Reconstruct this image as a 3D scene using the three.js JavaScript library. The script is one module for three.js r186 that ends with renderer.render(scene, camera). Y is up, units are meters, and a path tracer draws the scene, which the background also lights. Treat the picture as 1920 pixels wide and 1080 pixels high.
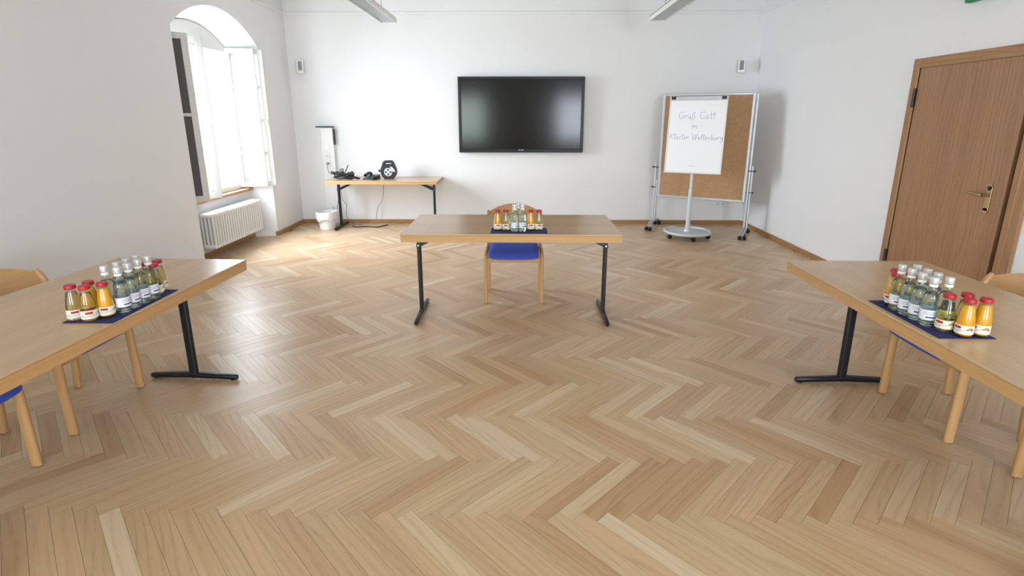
import * as THREE from 'three';
import { RoundedBoxGeometry } from 'three/addons/geometries/RoundedBoxGeometry.js';
import { mergeGeometries, toCreasedNormals } from 'three/addons/utils/BufferGeometryUtils.js';
import { RectAreaLightUniformsLib } from 'three/addons/lights/RectAreaLightUniformsLib.js';

// ---------------------------------------------------------------- camera, sky, daylight, exposure
const scene = new THREE.Scene();
const FOCAL = 977.2, EYE = 1.536, PITCH = 0.2487, YAW = 0.0149;          // focal length in pixels of a 1920 x 1080 frame
const camera = new THREE.PerspectiveCamera(2 * Math.atan(540 / FOCAL) * 180 / Math.PI, 16 / 9, 0.05, 200);
camera.rotation.order = 'YXZ';
camera.rotation.set(-PITCH, YAW, 0);
camera.position.set(0, EYE, 0);
camera.setViewOffset(1920, 1080, 0, 72, 1920, 1080);                     // the photograph is cropped off-centre (lens axis above the middle)
scene.add(camera);

const SKY = 4, DAY = [0.87, 0.955, 1.1];
scene.background = new THREE.Color(0.93, 0.97, 1.0);                    // bright overcast sky
scene.backgroundIntensity = SKY;

const renderer = new THREE.WebGLRenderer({ antialias: true });
renderer.toneMapping = THREE.LinearToneMapping;
renderer.toneMappingExposure = 1.68;
renderer.shadowMap.enabled = true;
RectAreaLightUniformsLib.init();

// area lights added as skylight: in the rear openings, tilted outside the niche opening
function daylight(name, w, h, x, y, z, tx, ty, tz, intensity, colour) {
  const l = new THREE.RectAreaLight(new THREE.Color(...colour), intensity, w, h);
  l.name = name; l.position.set(x, y, z); l.lookAt(tx, ty, tz); scene.add(l);
}
daylight('daylight_niche_window', 1.6, 1.9, -4.3, 1.75, -5.9, -2.3, 0.75, -5.3, 15, DAY);  // added outside the opening, tilted down and roomward to spare the back wall
daylight('daylight_rear_window', 1.3, 1.5, -2.025, 1.5, 4.99, -2.025, 1.5, 0, 12, [0.84, 1.0, 0.96]);
daylight('daylight_rear_window_001', 1.3, 1.5, 2.075, 1.5, 4.99, 2.075, 1.5, 0, 17, DAY);

// ---------------------------------------------------------------- helpers
const V3 = (x, y, z) => new THREE.Vector3(x, y, z);
let seed = 12345;
const rnd = () => { seed = (seed * 1664525 + 1013904223) >>> 0; return seed / 4294967296; };
const rr = (a, b) => a + (b - a) * rnd();
const taken = new Map();
function numbered(name) {
  const n = taken.get(name) ?? 0; taken.set(name, n + 1);
  return n ? `${name}_${String(n).padStart(3, '0')}` : name;
}
function shade(o) { o.castShadow = true; o.receiveShadow = true; return o; }
function part(name, geo, mat, parent) {
  const m = shade(new THREE.Mesh(geo, mat)); m.name = name; parent.add(m); return m;
}
function tag(o, label, category, group, kind) {
  o.userData.label = label; o.userData.category = category;
  if (group) o.userData.group = group;
  if (kind) o.userData.kind = kind;
  return o;
}
function thing(name, label, category, [x, y, z] = [0, 0, 0], turn = 0, group) {
  const g = new THREE.Group(); g.name = numbered(name); g.position.set(x, y, z); g.rotation.y = turn; scene.add(g);
  return tag(g, label, category, group);
}
function structure(name, label, category, geo, mat) {
  const o = geo ? shade(new THREE.Mesh(geo, mat)) : new THREE.Group();
  o.name = name; scene.add(o); return tag(o, label, category, null, 'structure');
}
function copy(o, [x, y, z], turn, label) {
  const c = o.clone(); c.name = numbered(o.name.replace(/_\d{3}$/, '')); c.position.set(x, y, z); c.rotation.y = turn; scene.add(c);
  c.userData = { ...o.userData, ...(label ? { label } : {}) };
  return c;
}
const box = (w, h, d, x = 0, y = 0, z = 0) => new THREE.BoxGeometry(w, h, d).translate(x, y, z);
const span = (x0, x1, y0, y1, z0, z1) => box(x1 - x0, y1 - y0, z1 - z0, (x0 + x1) / 2, (y0 + y1) / 2, (z0 + z1) / 2);
const rbox = (w, h, d, r, x = 0, y = 0, z = 0, s = 3) => new RoundedBoxGeometry(w, h, d, s, r).translate(x, y, z);
const cyl = (r0, r1, h, x = 0, y = 0, z = 0, s = 24) => new THREE.CylinderGeometry(r1, r0, h, s).translate(x, y, z);
const merge = (list) => mergeGeometries(list.map((g) => {
  const n = g.index ? g.toNonIndexed() : g;
  for (const k of Object.keys(n.attributes)) if (!['position', 'normal', 'uv'].includes(k)) n.deleteAttribute(k);
  return n;
}));
const tube = (pts, r, n = 40, s = 8) => new THREE.TubeGeometry(new THREE.CatmullRomCurve3(pts.map((p) => V3(...p))), n, r, s);
const bar = (a, b, r, s = 12) => { const A = V3(...a), B = V3(...b), d = B.clone().sub(A), g = new THREE.CylinderGeometry(r, r, d.length(), s);
  g.applyQuaternion(new THREE.Quaternion().setFromUnitVectors(V3(0, 1, 0), d.clone().normalize())); const c = A.add(B).multiplyScalar(0.5); return g.translate(c.x, c.y, c.z); };
const lathe = (pts, s = 36) => new THREE.LatheGeometry(pts.map(([r, y]) => new THREE.Vector2(r, y)), s);
// an oval bar along a path that lies in a plane across the lateral axis
function sweep(path, rx, ry, lateral = V3(1, 0, 0), seg = 16, power = 2.6, taper = null) {
  const pos = [], uv = [], idx = [], n = path.length; let run = 0;
  for (let i = 0; i < n; i++) {
    const a = path[Math.max(0, i - 1)], b = path[Math.min(n - 1, i + 1)], T = b.clone().sub(a).normalize(), B = T.clone().cross(lateral).normalize();
    if (i) run += path[i].distanceTo(path[i - 1]);
    const k = taper ? taper(i / (n - 1)) : 1;
    for (let j = 0; j <= seg; j++) {
      const t = j / seg * Math.PI * 2, c = Math.cos(t), s = Math.sin(t), sp = (v) => Math.sign(v) * Math.abs(v) ** (2 / power);
      const p = path[i].clone().addScaledVector(lateral, sp(c) * rx * k).addScaledVector(B, sp(s) * ry * k);
      pos.push(p.x, p.y, p.z); uv.push(run / 0.8, j / seg * (rx + ry) * 4 / 0.5);
    }
  }
  for (let i = 0; i < n - 1; i++) for (let j = 0; j < seg; j++) { const a = i * (seg + 1) + j, b = a + seg + 1; idx.push(a, a + 1, b, b, a + 1, b + 1); }
  const caps = (i, flip) => { const c = pos.length / 3; pos.push(path[i].x, path[i].y, path[i].z); uv.push(0, 0);
    for (let j = 0; j < seg; j++) { const a = i * (seg + 1) + j; flip ? idx.push(c, a + 1, a) : idx.push(c, a, a + 1); } };
  caps(0, true); caps(n - 1, false);
  const g = new THREE.BufferGeometry();
  g.setAttribute('position', new THREE.Float32BufferAttribute(pos, 3)); g.setAttribute('uv', new THREE.Float32BufferAttribute(uv, 2)); g.setIndex(idx);
  return toCreasedNormals(g, 0.9);
}
const curve = (pts, n) => new THREE.CatmullRomCurve3(pts.map((p) => V3(...p)), false, 'centripetal').getPoints(n);
// surface coordinates in metres: the pattern runs along u
function metric(g, along = 'x', su = 2, sv = 1, ou = 0, ov = 0) {
  const p = g.attributes.position, nn = g.attributes.normal, uv = new Float32Array(p.count * 2), I = { x: 0, y: 1, z: 2 };
  for (let i = 0; i < p.count; i++) {
    const v = [p.getX(i), p.getY(i), p.getZ(i)], n = [Math.abs(nn.getX(i)), Math.abs(nn.getY(i)), Math.abs(nn.getZ(i))];
    const a = I[along], rest = [0, 1, 2].filter((k) => k !== a);
    const b = n[rest[0]] > n[rest[1]] ? rest[1] : rest[0];
    uv[2 * i] = v[a] / su + ou; uv[2 * i + 1] = (v[b] + 0.37 * v[rest[0] === b ? rest[1] : rest[0]]) / sv + ov;
  }
  g.setAttribute('uv', new THREE.BufferAttribute(uv, 2)); return g;
}

// ---------------------------------------------------------------- procedural textures
function hash(x, y, s) { let h = (x * 374761393 + y * 668265263 + s * 1442695041) | 0; h = Math.imul(h ^ (h >>> 13), 1274126177); return ((h ^ (h >>> 16)) >>> 0) / 4294967296; }
function noise(x, y, s) {
  const X = Math.floor(x), Y = Math.floor(y), fx = x - X, fy = y - Y, u = fx * fx * (3 - 2 * fx), v = fy * fy * (3 - 2 * fy);
  const a = hash(X, Y, s), b = hash(X + 1, Y, s), c = hash(X, Y + 1, s), d = hash(X + 1, Y + 1, s);
  return a + (b - a) * u + (c - a) * v + (a - b - c + d) * u * v;
}
function texture(w, h, fn, srgb = true) {
  const data = new Uint8Array(w * h * 4);
  for (let y = 0; y < h; y++) for (let x = 0; x < w; x++) {
    const c = fn(x / w, y / h), i = (y * w + x) * 4;
    data[i] = Math.max(0, Math.min(255, c[0])); data[i + 1] = Math.max(0, Math.min(255, c[1])); data[i + 2] = Math.max(0, Math.min(255, c[2])); data[i + 3] = 255;
  }
  const t = new THREE.DataTexture(data, w, h, THREE.RGBAFormat);
  t.wrapS = t.wrapT = THREE.RepeatWrapping; t.magFilter = THREE.LinearFilter; t.minFilter = THREE.LinearMipmapLinearFilter; t.generateMipmaps = true; t.anisotropy = 8;
  if (srgb) t.colorSpace = THREE.SRGBColorSpace;
  t.needsUpdate = true; return t;
}
// wood: u covers 2 m along the grain, v covers 1 m across it; values stay near white so that the material colour tints it
function wood(w, h, s, { ring = 0.5, pore = 0.5, streak = 0.5, warm = 1 }) {
  return texture(w, h, (u, v) => {
    const X = u * 2, Y = v;
    const warp = noise(X * 1.4, Y * 7, s) * 1.6 + noise(X * 4, Y * 16, s + 1) * 0.35;
    const r = Math.sin((Y * 34 + warp * 2.2) * Math.PI * 2 * 0.8), fig = noise(X * 0.9, Y * 9, s + 2);
    const st = noise(X * 2.2, Y * 130, s + 3) * 0.6 + noise(X * 6, Y * 320, s + 4) * 0.4 - 0.5;
    const big = noise(X * 0.7, Y * 14, s + 5) - 0.5;
    const po = Math.max(0, noise(X * 34, Y * 420, s + 6) - 0.66) * 2.4 * (0.4 + 0.6 * (r > 0 ? r : 0.15));
    const k = 1 + streak * (0.16 * st + 0.14 * big) - ring * 0.075 * Math.max(0, r) ** 2 * (0.3 + fig) - pore * 0.2 * po;
    const d = 1 - k;
    return [236 * (1 - d * 0.85), 232 * (1 - d * (1 + 0.08 * warm)), 226 * (1 - d * (1 + 0.3 * warm))];
  });
}
const oakTex = wood(2048, 1024, 11, { ring: 0.8, pore: 0.5, streak: 0.5 });
const beechTex = wood(1024, 512, 47, { ring: 0.12, pore: 0.4, streak: 0.3 });
const doorTex = wood(1024, 1024, 91, { ring: 0.8, pore: 1.0, streak: 0.7 });
const plasterBump = texture(512, 512, (u, v) => { const k = 128 + 60 * (noise(u * 60, v * 60, 3) - 0.5) + 60 * (noise(u * 170, v * 170, 4) - 0.5); return [k, k, k]; }, false);
const corkTex = texture(512, 512, (u, v) => { const k = 0.93 + 0.1 * noise(u * 90, v * 90, 7) * noise(u * 40, v * 40, 8) - 0.1 * Math.max(0, noise(u * 130, v * 130, 9) - 0.6) * 2; return [190 * k, 148 * k, 110 * k]; });
const fabricBump = texture(256, 256, (u, v) => { const k = 128 + 90 * Math.sin(u * Math.PI * 2 * 64) * Math.sin(v * Math.PI * 2 * 64); return [k, k, k]; }, false);

// ---------------------------------------------------------------- materials
const std = (hex, roughness, extra = {}) => new THREE.MeshStandardMaterial({ color: hex, roughness, ...extra });
const phys = (hex, roughness, extra = {}) => new THREE.MeshPhysicalMaterial({ color: hex, roughness, ...extra });
const M = {
  plaster: std('#efeff0', 0.9, { bumpMap: plasterBump, bumpScale: 0.0006, side: THREE.DoubleSide }),
  ceiling: std('#f1f1f1', 0.92, { side: THREE.DoubleSide }),
  beech: std('#dcbd9a', 0.26, { map: beechTex }),
  beechEdge: std('#dcb07a', 0.45, { map: beechTex }),
  chairWood: std('#dbaf7c', 0.4, { map: beechTex }),
  oakTrim: std('#b98d5c', 0.4, { map: oakTex }),
  door: std('#b28864', 0.42, { map: doorTex }),
  doorFrame: std('#b58b62', 0.42, { map: doorTex }),
  white: std('#f0f0ee', 0.45), windowPaint: std('#dededb', 0.4), whitePaint: std('#efefec', 0.35), bin: std('#e9ebec', 0.4),
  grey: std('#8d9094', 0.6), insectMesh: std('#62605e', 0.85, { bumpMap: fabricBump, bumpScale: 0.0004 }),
  black: std('#14151a', 0.38), blackMetal: std('#0f121c', 0.34), rubber: std('#17171a', 0.7), darkGrey: std('#2b2d31', 0.5),
  chrome: std('#d8dadd', 0.2, { metalness: 1 }), alu: std('#c9ccd2', 0.38, { metalness: 0.55 }), silverPaint: std('#cfd5d8', 0.4, { metalness: 0.15 }),
  brass: std('#b9a176', 0.32, { metalness: 0.85 }),
  blue: std('#4158c0', 0.85, { bumpMap: fabricBump, bumpScale: 0.0004 }), mat: std('#232a66', 0.9, { bumpMap: fabricBump, bumpScale: 0.0005 }),
  cork: std('#ffffff', 0.9, { map: corkTex }),
  screen: phys('#050506', 0.13, { specularIntensity: 0.5 }), tvFrame: phys('#0a0a0c', 0.3, { specularIntensity: 0.5 }),
  glassPane: phys('#ffffff', 0.0, { transmission: 1, thickness: 0, ior: 1.5 }),
  bottleGlass: phys('#f4fbf8', 0.0, { transmission: 1, thickness: 0, ior: 1.5 }),
  water: phys('#ffffff', 0.0, { transmission: 1, thickness: 0.05, ior: 1.33, attenuationColor: new THREE.Color(0.86, 0.94, 0.96), attenuationDistance: 0.2 }),
  apple: phys('#ffffff', 0.0, { transmission: 1, thickness: 0.05, ior: 1.34, attenuationColor: new THREE.Color(1.0, 0.78, 0.26), attenuationDistance: 0.06 }),
  orange: phys('#f5a80e', 0.3), red: std('#bb1f30', 0.35), capSilver: std('#dfe1e6', 0.3, { metalness: 0.35 }), paper: std('#f6f6fa', 0.7),
  green: std('#1d8a5a', 0.5), grass: std('#6f8450', 0.95), leaf: std('#5f8f3c', 0.8), bark: std('#5a4b3c', 0.9), roof: std('#b4675a', 0.8), facade: std('#e6e2da', 0.9),
};

// ---------------------------------------------------------------- the room
const XL = -3.2375, XR = 3.2814, ZB = -7.638, ZF = 5.0, YC = 3.15;
const NZ0 = -5.13, NZ1 = -6.78, NX = -3.51, WX = -3.58, OX = -3.98;     // window niche: near and far edge, back, window plane, outer face
// outline (z, y) of the niche at a given inset: straight jambs under a segmental arch
function archOutline(inset, spring, rise, foot, n = 24) {
  const a = NZ0 - inset, b = NZ1 + inset, mid = (a + b) / 2, half = (a - b) / 2, R = (half * half + rise * rise) / (2 * rise), pts = [[a, foot]];
  for (let i = 0; i <= n; i++) { const z = a + (b - a) * i / n; pts.push([z, spring + rise - R + Math.sqrt(Math.max(0, R * R - (z - mid) ** 2))]); }
  pts.push([b, foot]); return pts;
}
function loft(o1, x1, o2, x2) {                                            // a strip between two outlines with as many points
  const pos = [], idx = [], uv = [];
  o1.forEach((p, i) => { const q = o2[i]; pos.push(x1, p[1], p[0], x2, q[1], q[0]); uv.push(0, i * 0.1, 0.3, i * 0.1); });
  for (let i = 0; i < o1.length - 1; i++) { const a = 2 * i; idx.push(a, a + 1, a + 2, a + 2, a + 1, a + 3); }
  const g = new THREE.BufferGeometry(); g.setAttribute('position', new THREE.Float32BufferAttribute(pos, 3)); g.setAttribute('uv', new THREE.Float32BufferAttribute(uv, 2));
  g.setIndex(idx); return toCreasedNormals(g, 0.6);
}
function wallSheet(rect, hole, x) {                                        // a wall face in the (z, y) plane at x with an opening
  const s = new THREE.Shape([[rect[0], rect[2]], [rect[1], rect[2]], [rect[1], rect[3]], [rect[0], rect[3]]].map((p) => new THREE.Vector2(...p)));
  if (hole) s.holes.push(new THREE.Path(hole.map((p) => new THREE.Vector2(...p))));
  const g = new THREE.ShapeGeometry(s), p = g.attributes.position;
  for (let i = 0; i < p.count; i++) p.setXYZ(i, x, p.getY(i), p.getX(i));
  g.computeVertexNormals(); return g;
}
{
  const o1 = archOutline(0, 2.37, 0.3, 0.0005), o2 = archOutline(0.125, 2.30, 0.24, 0.0005), o3 = archOutline(0.135, 2.29, 0.2, 0.0005);
  const wl = structure('wall_left', 'white plastered wall with the arched window niche', 'wall', merge([
    wallSheet([ZB - 0.3, ZF + 0.3, -0.1, YC + 0.1], o1, XL), loft(o1, XL, o2, WX), loft(o2, WX, o3, OX), wallSheet([ZB - 0.3, ZF + 0.3, -0.1, YC + 0.1], o3, OX),
    span(OX, NX, -0.05, 0.622, NZ1 - 0.05, NZ0 + 0.05),
  ]), M.plaster);
  structure('wall_back', 'white plastered end wall behind the wall screen', 'wall', span(OX, XR + 0.4, -0.1, YC + 0.1, ZB - 0.3, ZB), M.plaster);
  // right wall with the door opening, closed off behind the door
  const dz0 = -4.55, dz1 = -3.45, dy = 1.945;
  structure('wall_right', 'white plastered wall around the wooden door', 'wall', merge([
    span(XR, XR + 0.3, -0.1, YC + 0.1, ZB - 0.3, dz0), span(XR, XR + 0.3, -0.1, YC + 0.1, dz1, ZF + 0.3), span(XR, XR + 0.3, dy, YC + 0.1, dz0, dz1), span(XR + 0.2, XR + 0.3, -0.1, dy, dz0, dz1),
  ]), M.plaster);
  // rear wall behind the photographer with two windows
  const y0 = 0.7, y1 = 2.3, A = [-2.7, -1.35], B = [1.4, 2.75], z0 = ZF, z1 = ZF + 0.3;
  structure('wall_rear', 'white plastered wall with two windows facing the wall screen', 'wall', merge([
    span(OX, A[0], -0.1, YC + 0.1, z0, z1), span(A[1], B[0], -0.1, YC + 0.1, z0, z1), span(B[1], XR + 0.3, -0.1, YC + 0.1, z0, z1),
    ...[A, B].flatMap(([a, b]) => [span(a, b, -0.1, y0, z0, z1), span(a, b, y1, YC + 0.1, z0, z1)]),
  ]), M.plaster);
  [A, B].forEach(([a, b], i) => {
    const w = structure(`window_${i + 2}`, i ? 'rear window looking out on the red roofed house' : 'rear window looking out on the green tree', 'window');
    const zf = ZF + 0.16, f = 0.06;
    part('window_frame', merge([span(a, a + f, y0, y1, zf, zf + 0.06), span(b - f, b, y0, y1, zf, zf + 0.06), span(a, b, y0, y0 + f, zf, zf + 0.06), span(a, b, y1 - f, y1, zf, zf + 0.06), span((a + b) / 2 - 0.04, (a + b) / 2 + 0.04, y0, y1, zf, zf + 0.06)]), M.whitePaint, w);
    for (const [p, q] of [[a + f, (a + b) / 2 - 0.04], [(a + b) / 2 + 0.04, b - f]]) part('pane', new THREE.PlaneGeometry(q - p, y1 - y0 - 2 * f).translate((p + q) / 2, (y0 + y1) / 2, zf + 0.03), M.glassPane, w);
  });
  structure('ceiling', 'plain white plastered ceiling', 'ceiling', span(OX, XR + 0.3, YC, YC + 0.2, ZB - 0.3, ZF + 0.3), M.ceiling);
  // a thin moulding under the ceiling
  const ms = [[0, 0], [0.012, 0.006], [0.02, 0.02], [0.02, 0.035], [0, 0.045]];
  const mould = (a, b) => { const s = new THREE.Shape(ms.map((p) => new THREE.Vector2(...p))), A = V3(...a), B = V3(...b), g = new THREE.ExtrudeGeometry(s, { depth: A.distanceTo(B), bevelEnabled: false });
    g.rotateY(Math.atan2(B.x - A.x, B.z - A.z)); return g.translate(A.x, A.y, A.z); };
  structure('trim_1', 'thin white plaster moulding running under the ceiling', 'moulding', merge([mould([XR, 2.885, ZB], [XL, 2.885, ZB]), mould([XL, 2.885, ZB], [XL, 2.885, ZF]), mould([XR, 2.885, ZF], [XR, 2.885, ZB])]), M.plaster);
  // baseboards
  const bh = 0.058, bt = 0.016, board = (x0, x1, z0, z1, along) => metric(span(x0, x1, 0.0005, bh, z0, z1), along);
  structure('baseboard_back', 'oak baseboard along the wall under the wall screen', 'baseboard', board(XL + bt, XR - bt, ZB, ZB + bt, 'x'), M.oakTrim);
  structure('baseboard_right', 'oak baseboard along the wall with the door', 'baseboard', merge([board(XR - bt, XR, ZB + bt, -4.62, 'z'), board(XR - bt, XR, -3.38, ZF, 'z')]), M.oakTrim);
  const reveal = board(-0.28, 0, -bt / 2, bt / 2, 'x'); reveal.rotateY(-0.44 + 0.1).translate(XL + 0.005, 0, NZ1 + 0.012);
  structure('baseboard_left', 'oak baseboard along the window wall and under the radiator', 'baseboard', merge([board(XL, XL + bt, ZB + bt, NZ1, 'z'), board(XL, XL + bt, NZ0, ZF, 'z'), board(NX, NX + bt, NZ1 + 0.1, NZ0 - 0.1, 'z'), reveal]), M.oakTrim);
}

// ---------------------------------------------------------------- herringbone floor
{
  const floor = structure('floor', 'lacquered oak herringbone parquet floor', 'floor');
  part('parquet_field', span(XL, XR, -0.012, -0.001, 1.2, ZF), std('#dabf9a', 0.36), floor);
  part('subfloor', span(OX, XR + 0.3, -0.15, -0.012, ZB - 0.3, ZF + 0.3), std('#4a3826', 0.8), floor);
  const L = 0.5, W = 0.07, GAP = 0.0009, Z0 = -2.43, X0 = 0.012, S = Math.SQRT1_2, planks = [];
  for (let m = -22; m <= 14; m++) for (let k = -90; k <= 90; k++) for (const v of [0, 1]) {
    const u0 = v ? k * W + L + m * L : k * W + m * L, v0 = v ? (k + 1) * W - L - m * L : k * W - m * L;
    const cu = u0 + (v ? W : L) / 2, cv = v0 + (v ? L : W) / 2, x = X0 + (cu + cv) * S, z = Z0 + (cu - cv) * S;
    if (x < -3.7 || x > XR + 0.1 || z < ZB - 0.1 || z > 1.2) continue;
    if (x < XL - 0.1 && (z > NZ0 || z < NZ1)) continue;
    planks.push({ x, z, turn: v ? Math.PI / 4 : -Math.PI / 4 });
  }
  // how large each plank shows in the photograph
  camera.updateMatrixWorld(true);
  const c = Math.cos(PITCH), s = Math.sin(PITCH), cyaw = Math.cos(YAW), syaw = Math.sin(YAW);
  const seen = (x, z) => { const xx = cyaw * x - syaw * z, zz = syaw * x + cyaw * z, d = s * EYE - c * zz, up = -c * EYE - s * zz; return d > 0.2 ? [960 + FOCAL * xx / d, 468 - FOCAL * up / d, d] : null; };
  for (const p of planks) { const q = seen(p.x, p.z); p.px = q; p.size = q && q[0] > -60 && q[0] < 1980 && q[1] < 1110 ? 1 / q[2] ** 3 : 0; }
  // tones: most boards are alike, some paler, some redder or darker
  const tones = ['#dfc4a1', '#dbbe9b', '#d8bb97', '#e3caa9', '#d2b18d', '#ddbe9a', '#e9d4b6', '#cba984', '#dac09d'];
  const pick = [0, 0, 1, 1, 2, 2, 3, 3, 4, 5, 5, 6, 7, 8, 8, 2, 1];
  for (const p of planks) { p.tone = pick[Math.floor(rnd() * pick.length)]; p.cut = Math.floor(rnd() * 16); }
  for (const [px, py, tone] of [[540, 915, 6], [710, 750, 6], [1235, 750, 6], [1320, 822, 6], [1060, 815, 3], [1300, 900, 7], [1180, 910, 7], [1480, 920, 4], [880, 780, 4], [1190, 690, 6], [940, 960, 3], [480, 800, 6], [370, 805, 6], [1040, 740, 6], [650, 615, 6], [790, 900, 7], [700, 935, 1], [1560, 930, 7]]) {
    let best = null, bd = 1e9; for (const p of planks) if (p.px) { const d = Math.hypot(p.px[0] - px, p.px[1] - py); if (d < bd) { bd = d; best = p; } }
    best.tone = tone;
  }
  const mats = tones.map((t) => phys(t, 0.31, { map: oakTex }));
  const geos = Array.from({ length: 16 }, (_, i) => metric(box(L - GAP, 0.012, W - GAP), 'x', 2, 1, rr(0.2, 0.8), (i + 0.5) / 16));
  planks.sort((a, b) => b.size - a.size);
  const rest = [];
  planks.forEach((p, i) => {
    if (i < 300) { const o = part('plank', geos[p.cut], mats[p.tone], floor); o.position.set(p.x, -0.006, p.z); o.rotation.y = p.turn; return; }
    const g = geos[p.cut].clone().rotateY(p.turn).translate(p.x, -0.006, p.z), col = new THREE.Color(tones[p.tone]), a = new Float32Array(g.attributes.position.count * 3);
    for (let j = 0; j < a.length; j += 3) { a[j] = col.r; a[j + 1] = col.g; a[j + 2] = col.b; }
    g.setAttribute('color', new THREE.BufferAttribute(a, 3)); rest.push(g);
  });
  const far = part('parquet', mergeGeometries(rest), phys('#ffffff', 0.31, { map: oakTex, vertexColors: true }), floor);
  far.userData.kind = 'stuff';
}

// ---------------------------------------------------------------- window in the niche
{
  const w = structure('window_1', 'open white casement window in the arched niche', 'window');
  const zn = NZ0 - 0.125, zf = NZ1 + 0.125, y0 = 0.66, y1 = 2.34, t = 0.05;
  // fixed frame filling the arched head
  const o = archOutline(0.125, 2.30, 0.24, y0), s = new THREE.Shape(o.map((p) => new THREE.Vector2(...p)));
  s.holes.push(new THREE.Path([[zn - t, y0 + t], [zf + t, y0 + t], [zf + t, y1 - t], [zn - t, y1 - t]].map((p) => new THREE.Vector2(...p))));
  const fg = new THREE.ExtrudeGeometry(s, { depth: 0.06, bevelEnabled: false }); fg.rotateY(-Math.PI / 2).translate(WX + 0.03, 0, 0);
  part('window_frame', fg, M.windowPaint, w);
  part('window_sill', metric(rbox(0.16, 0.032, Math.abs(zf - zn) + 0.17, 0.006, WX + 0.045, 0.638, (zn + zf) / 2), 'z'), M.oakTrim, w);
  // a leaf between two points in plan; panels of glass or of dark insect mesh between the rails
  function leaf(a, b, rails, mat, thick = 0.045) {
    const g = new THREE.Group(); g.name = 'casement'; w.add(g);
    const len = Math.hypot(b[0] - a[0], b[1] - a[1]), lo = 0.672, hi = 2.345, st = 0.062;
    g.position.set(a[0], 0, a[1]); g.rotation.y = Math.atan2(-(b[1] - a[1]), b[0] - a[0]);
    part('casement_frame', merge([rbox(st, hi - lo, thick, 0.008, st / 2, (lo + hi) / 2, 0), rbox(st, hi - lo, thick, 0.008, len - st / 2, (lo + hi) / 2, 0),
      ...[lo + st / 2, hi - st / 2].map((y) => rbox(len - 2 * st + 0.01, st, thick, 0.008, len / 2, y, 0)), ...rails.map((y) => rbox(len - 2 * st + 0.01, 0.034, thick * 0.8, 0.006, len / 2, y, 0))]), M.windowPaint, g);
    const ys = [lo + st, ...rails, hi - st];
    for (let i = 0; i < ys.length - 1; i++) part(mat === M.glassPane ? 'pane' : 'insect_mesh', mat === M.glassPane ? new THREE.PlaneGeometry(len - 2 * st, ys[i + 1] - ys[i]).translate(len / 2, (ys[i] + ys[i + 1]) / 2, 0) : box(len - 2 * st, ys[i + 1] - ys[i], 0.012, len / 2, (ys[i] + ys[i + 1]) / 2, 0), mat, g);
    return g;
  }
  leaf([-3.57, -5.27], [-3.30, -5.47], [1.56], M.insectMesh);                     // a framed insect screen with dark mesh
  leaf([-3.57, -5.5], [-3.30, -5.71], [1.22, 1.78], M.glassPane);
  leaf([-3.57, -6.60], [-3.255, -6.705], [1.1, 1.5, 1.9], M.glassPane);
  const d = leaf([-3.56, -6.645], [-3.195, -6.80], [1.1, 1.5, 1.9], M.glassPane, 0.04);
  const hx = Math.hypot(0.365, 0.155) - 0.03;
  part('window_handle', merge([cyl(0.009, 0.009, 0.03).rotateX(Math.PI / 2).translate(hx, 1.5, 0.034), rbox(0.018, 0.1, 0.014, 0.005, hx, 1.46, 0.052)]), M.chrome, d);
}
// ---------------------------------------------------------------- radiator in the niche
{
  const N = 22, z0 = -5.47, z1 = -6.56, y0 = 0.13, y1 = 0.53, step = (z1 - z0) / N, xs = [-3.32, -3.36, -3.40, -3.44];
  const r = thing('radiator', 'white column radiator under the niche window', 'radiator', [0, 0, 0]);
  const g = merge([...xs.map((x) => rbox(0.026, y1 - y0 - 0.03, 0.028, 0.011, x, (y0 + y1) / 2, 0, 2)), rbox(0.155, 0.05, 0.044, 0.02, -3.38, y1 - 0.028, 0, 2), rbox(0.155, 0.05, 0.044, 0.02, -3.38, y0 + 0.028, 0, 2)]);
  for (let i = 0; i < N; i++) part('radiator_section', g, M.whitePaint, r).position.z = z0 + step * (i + 0.5);
  part('valve', merge([bar([-3.38, 0.2, z1], [-3.38, 0.2, z1 - 0.06], 0.012), cyl(0.02, 0.02, 0.05).rotateX(Math.PI / 2).translate(-3.38, 0.2, z1 - 0.06), bar([-3.38, 0.2, z1 - 0.055], [NX + 0.005, 0.2, z1 - 0.055], 0.01)]), M.whitePaint, r);
  part('air_vent', cyl(0.012, 0.012, 0.03).rotateX(Math.PI / 2).translate(-3.38, 0.502, z1 - 0.01), M.chrome, r);
  for (const z of [-5.75, -6.3]) part('wall_bracket', box(NX * -1 - 3.44, 0.02, 0.02, (NX - 3.44) / 2, 0.44, z), M.whitePaint, r);
}
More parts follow.
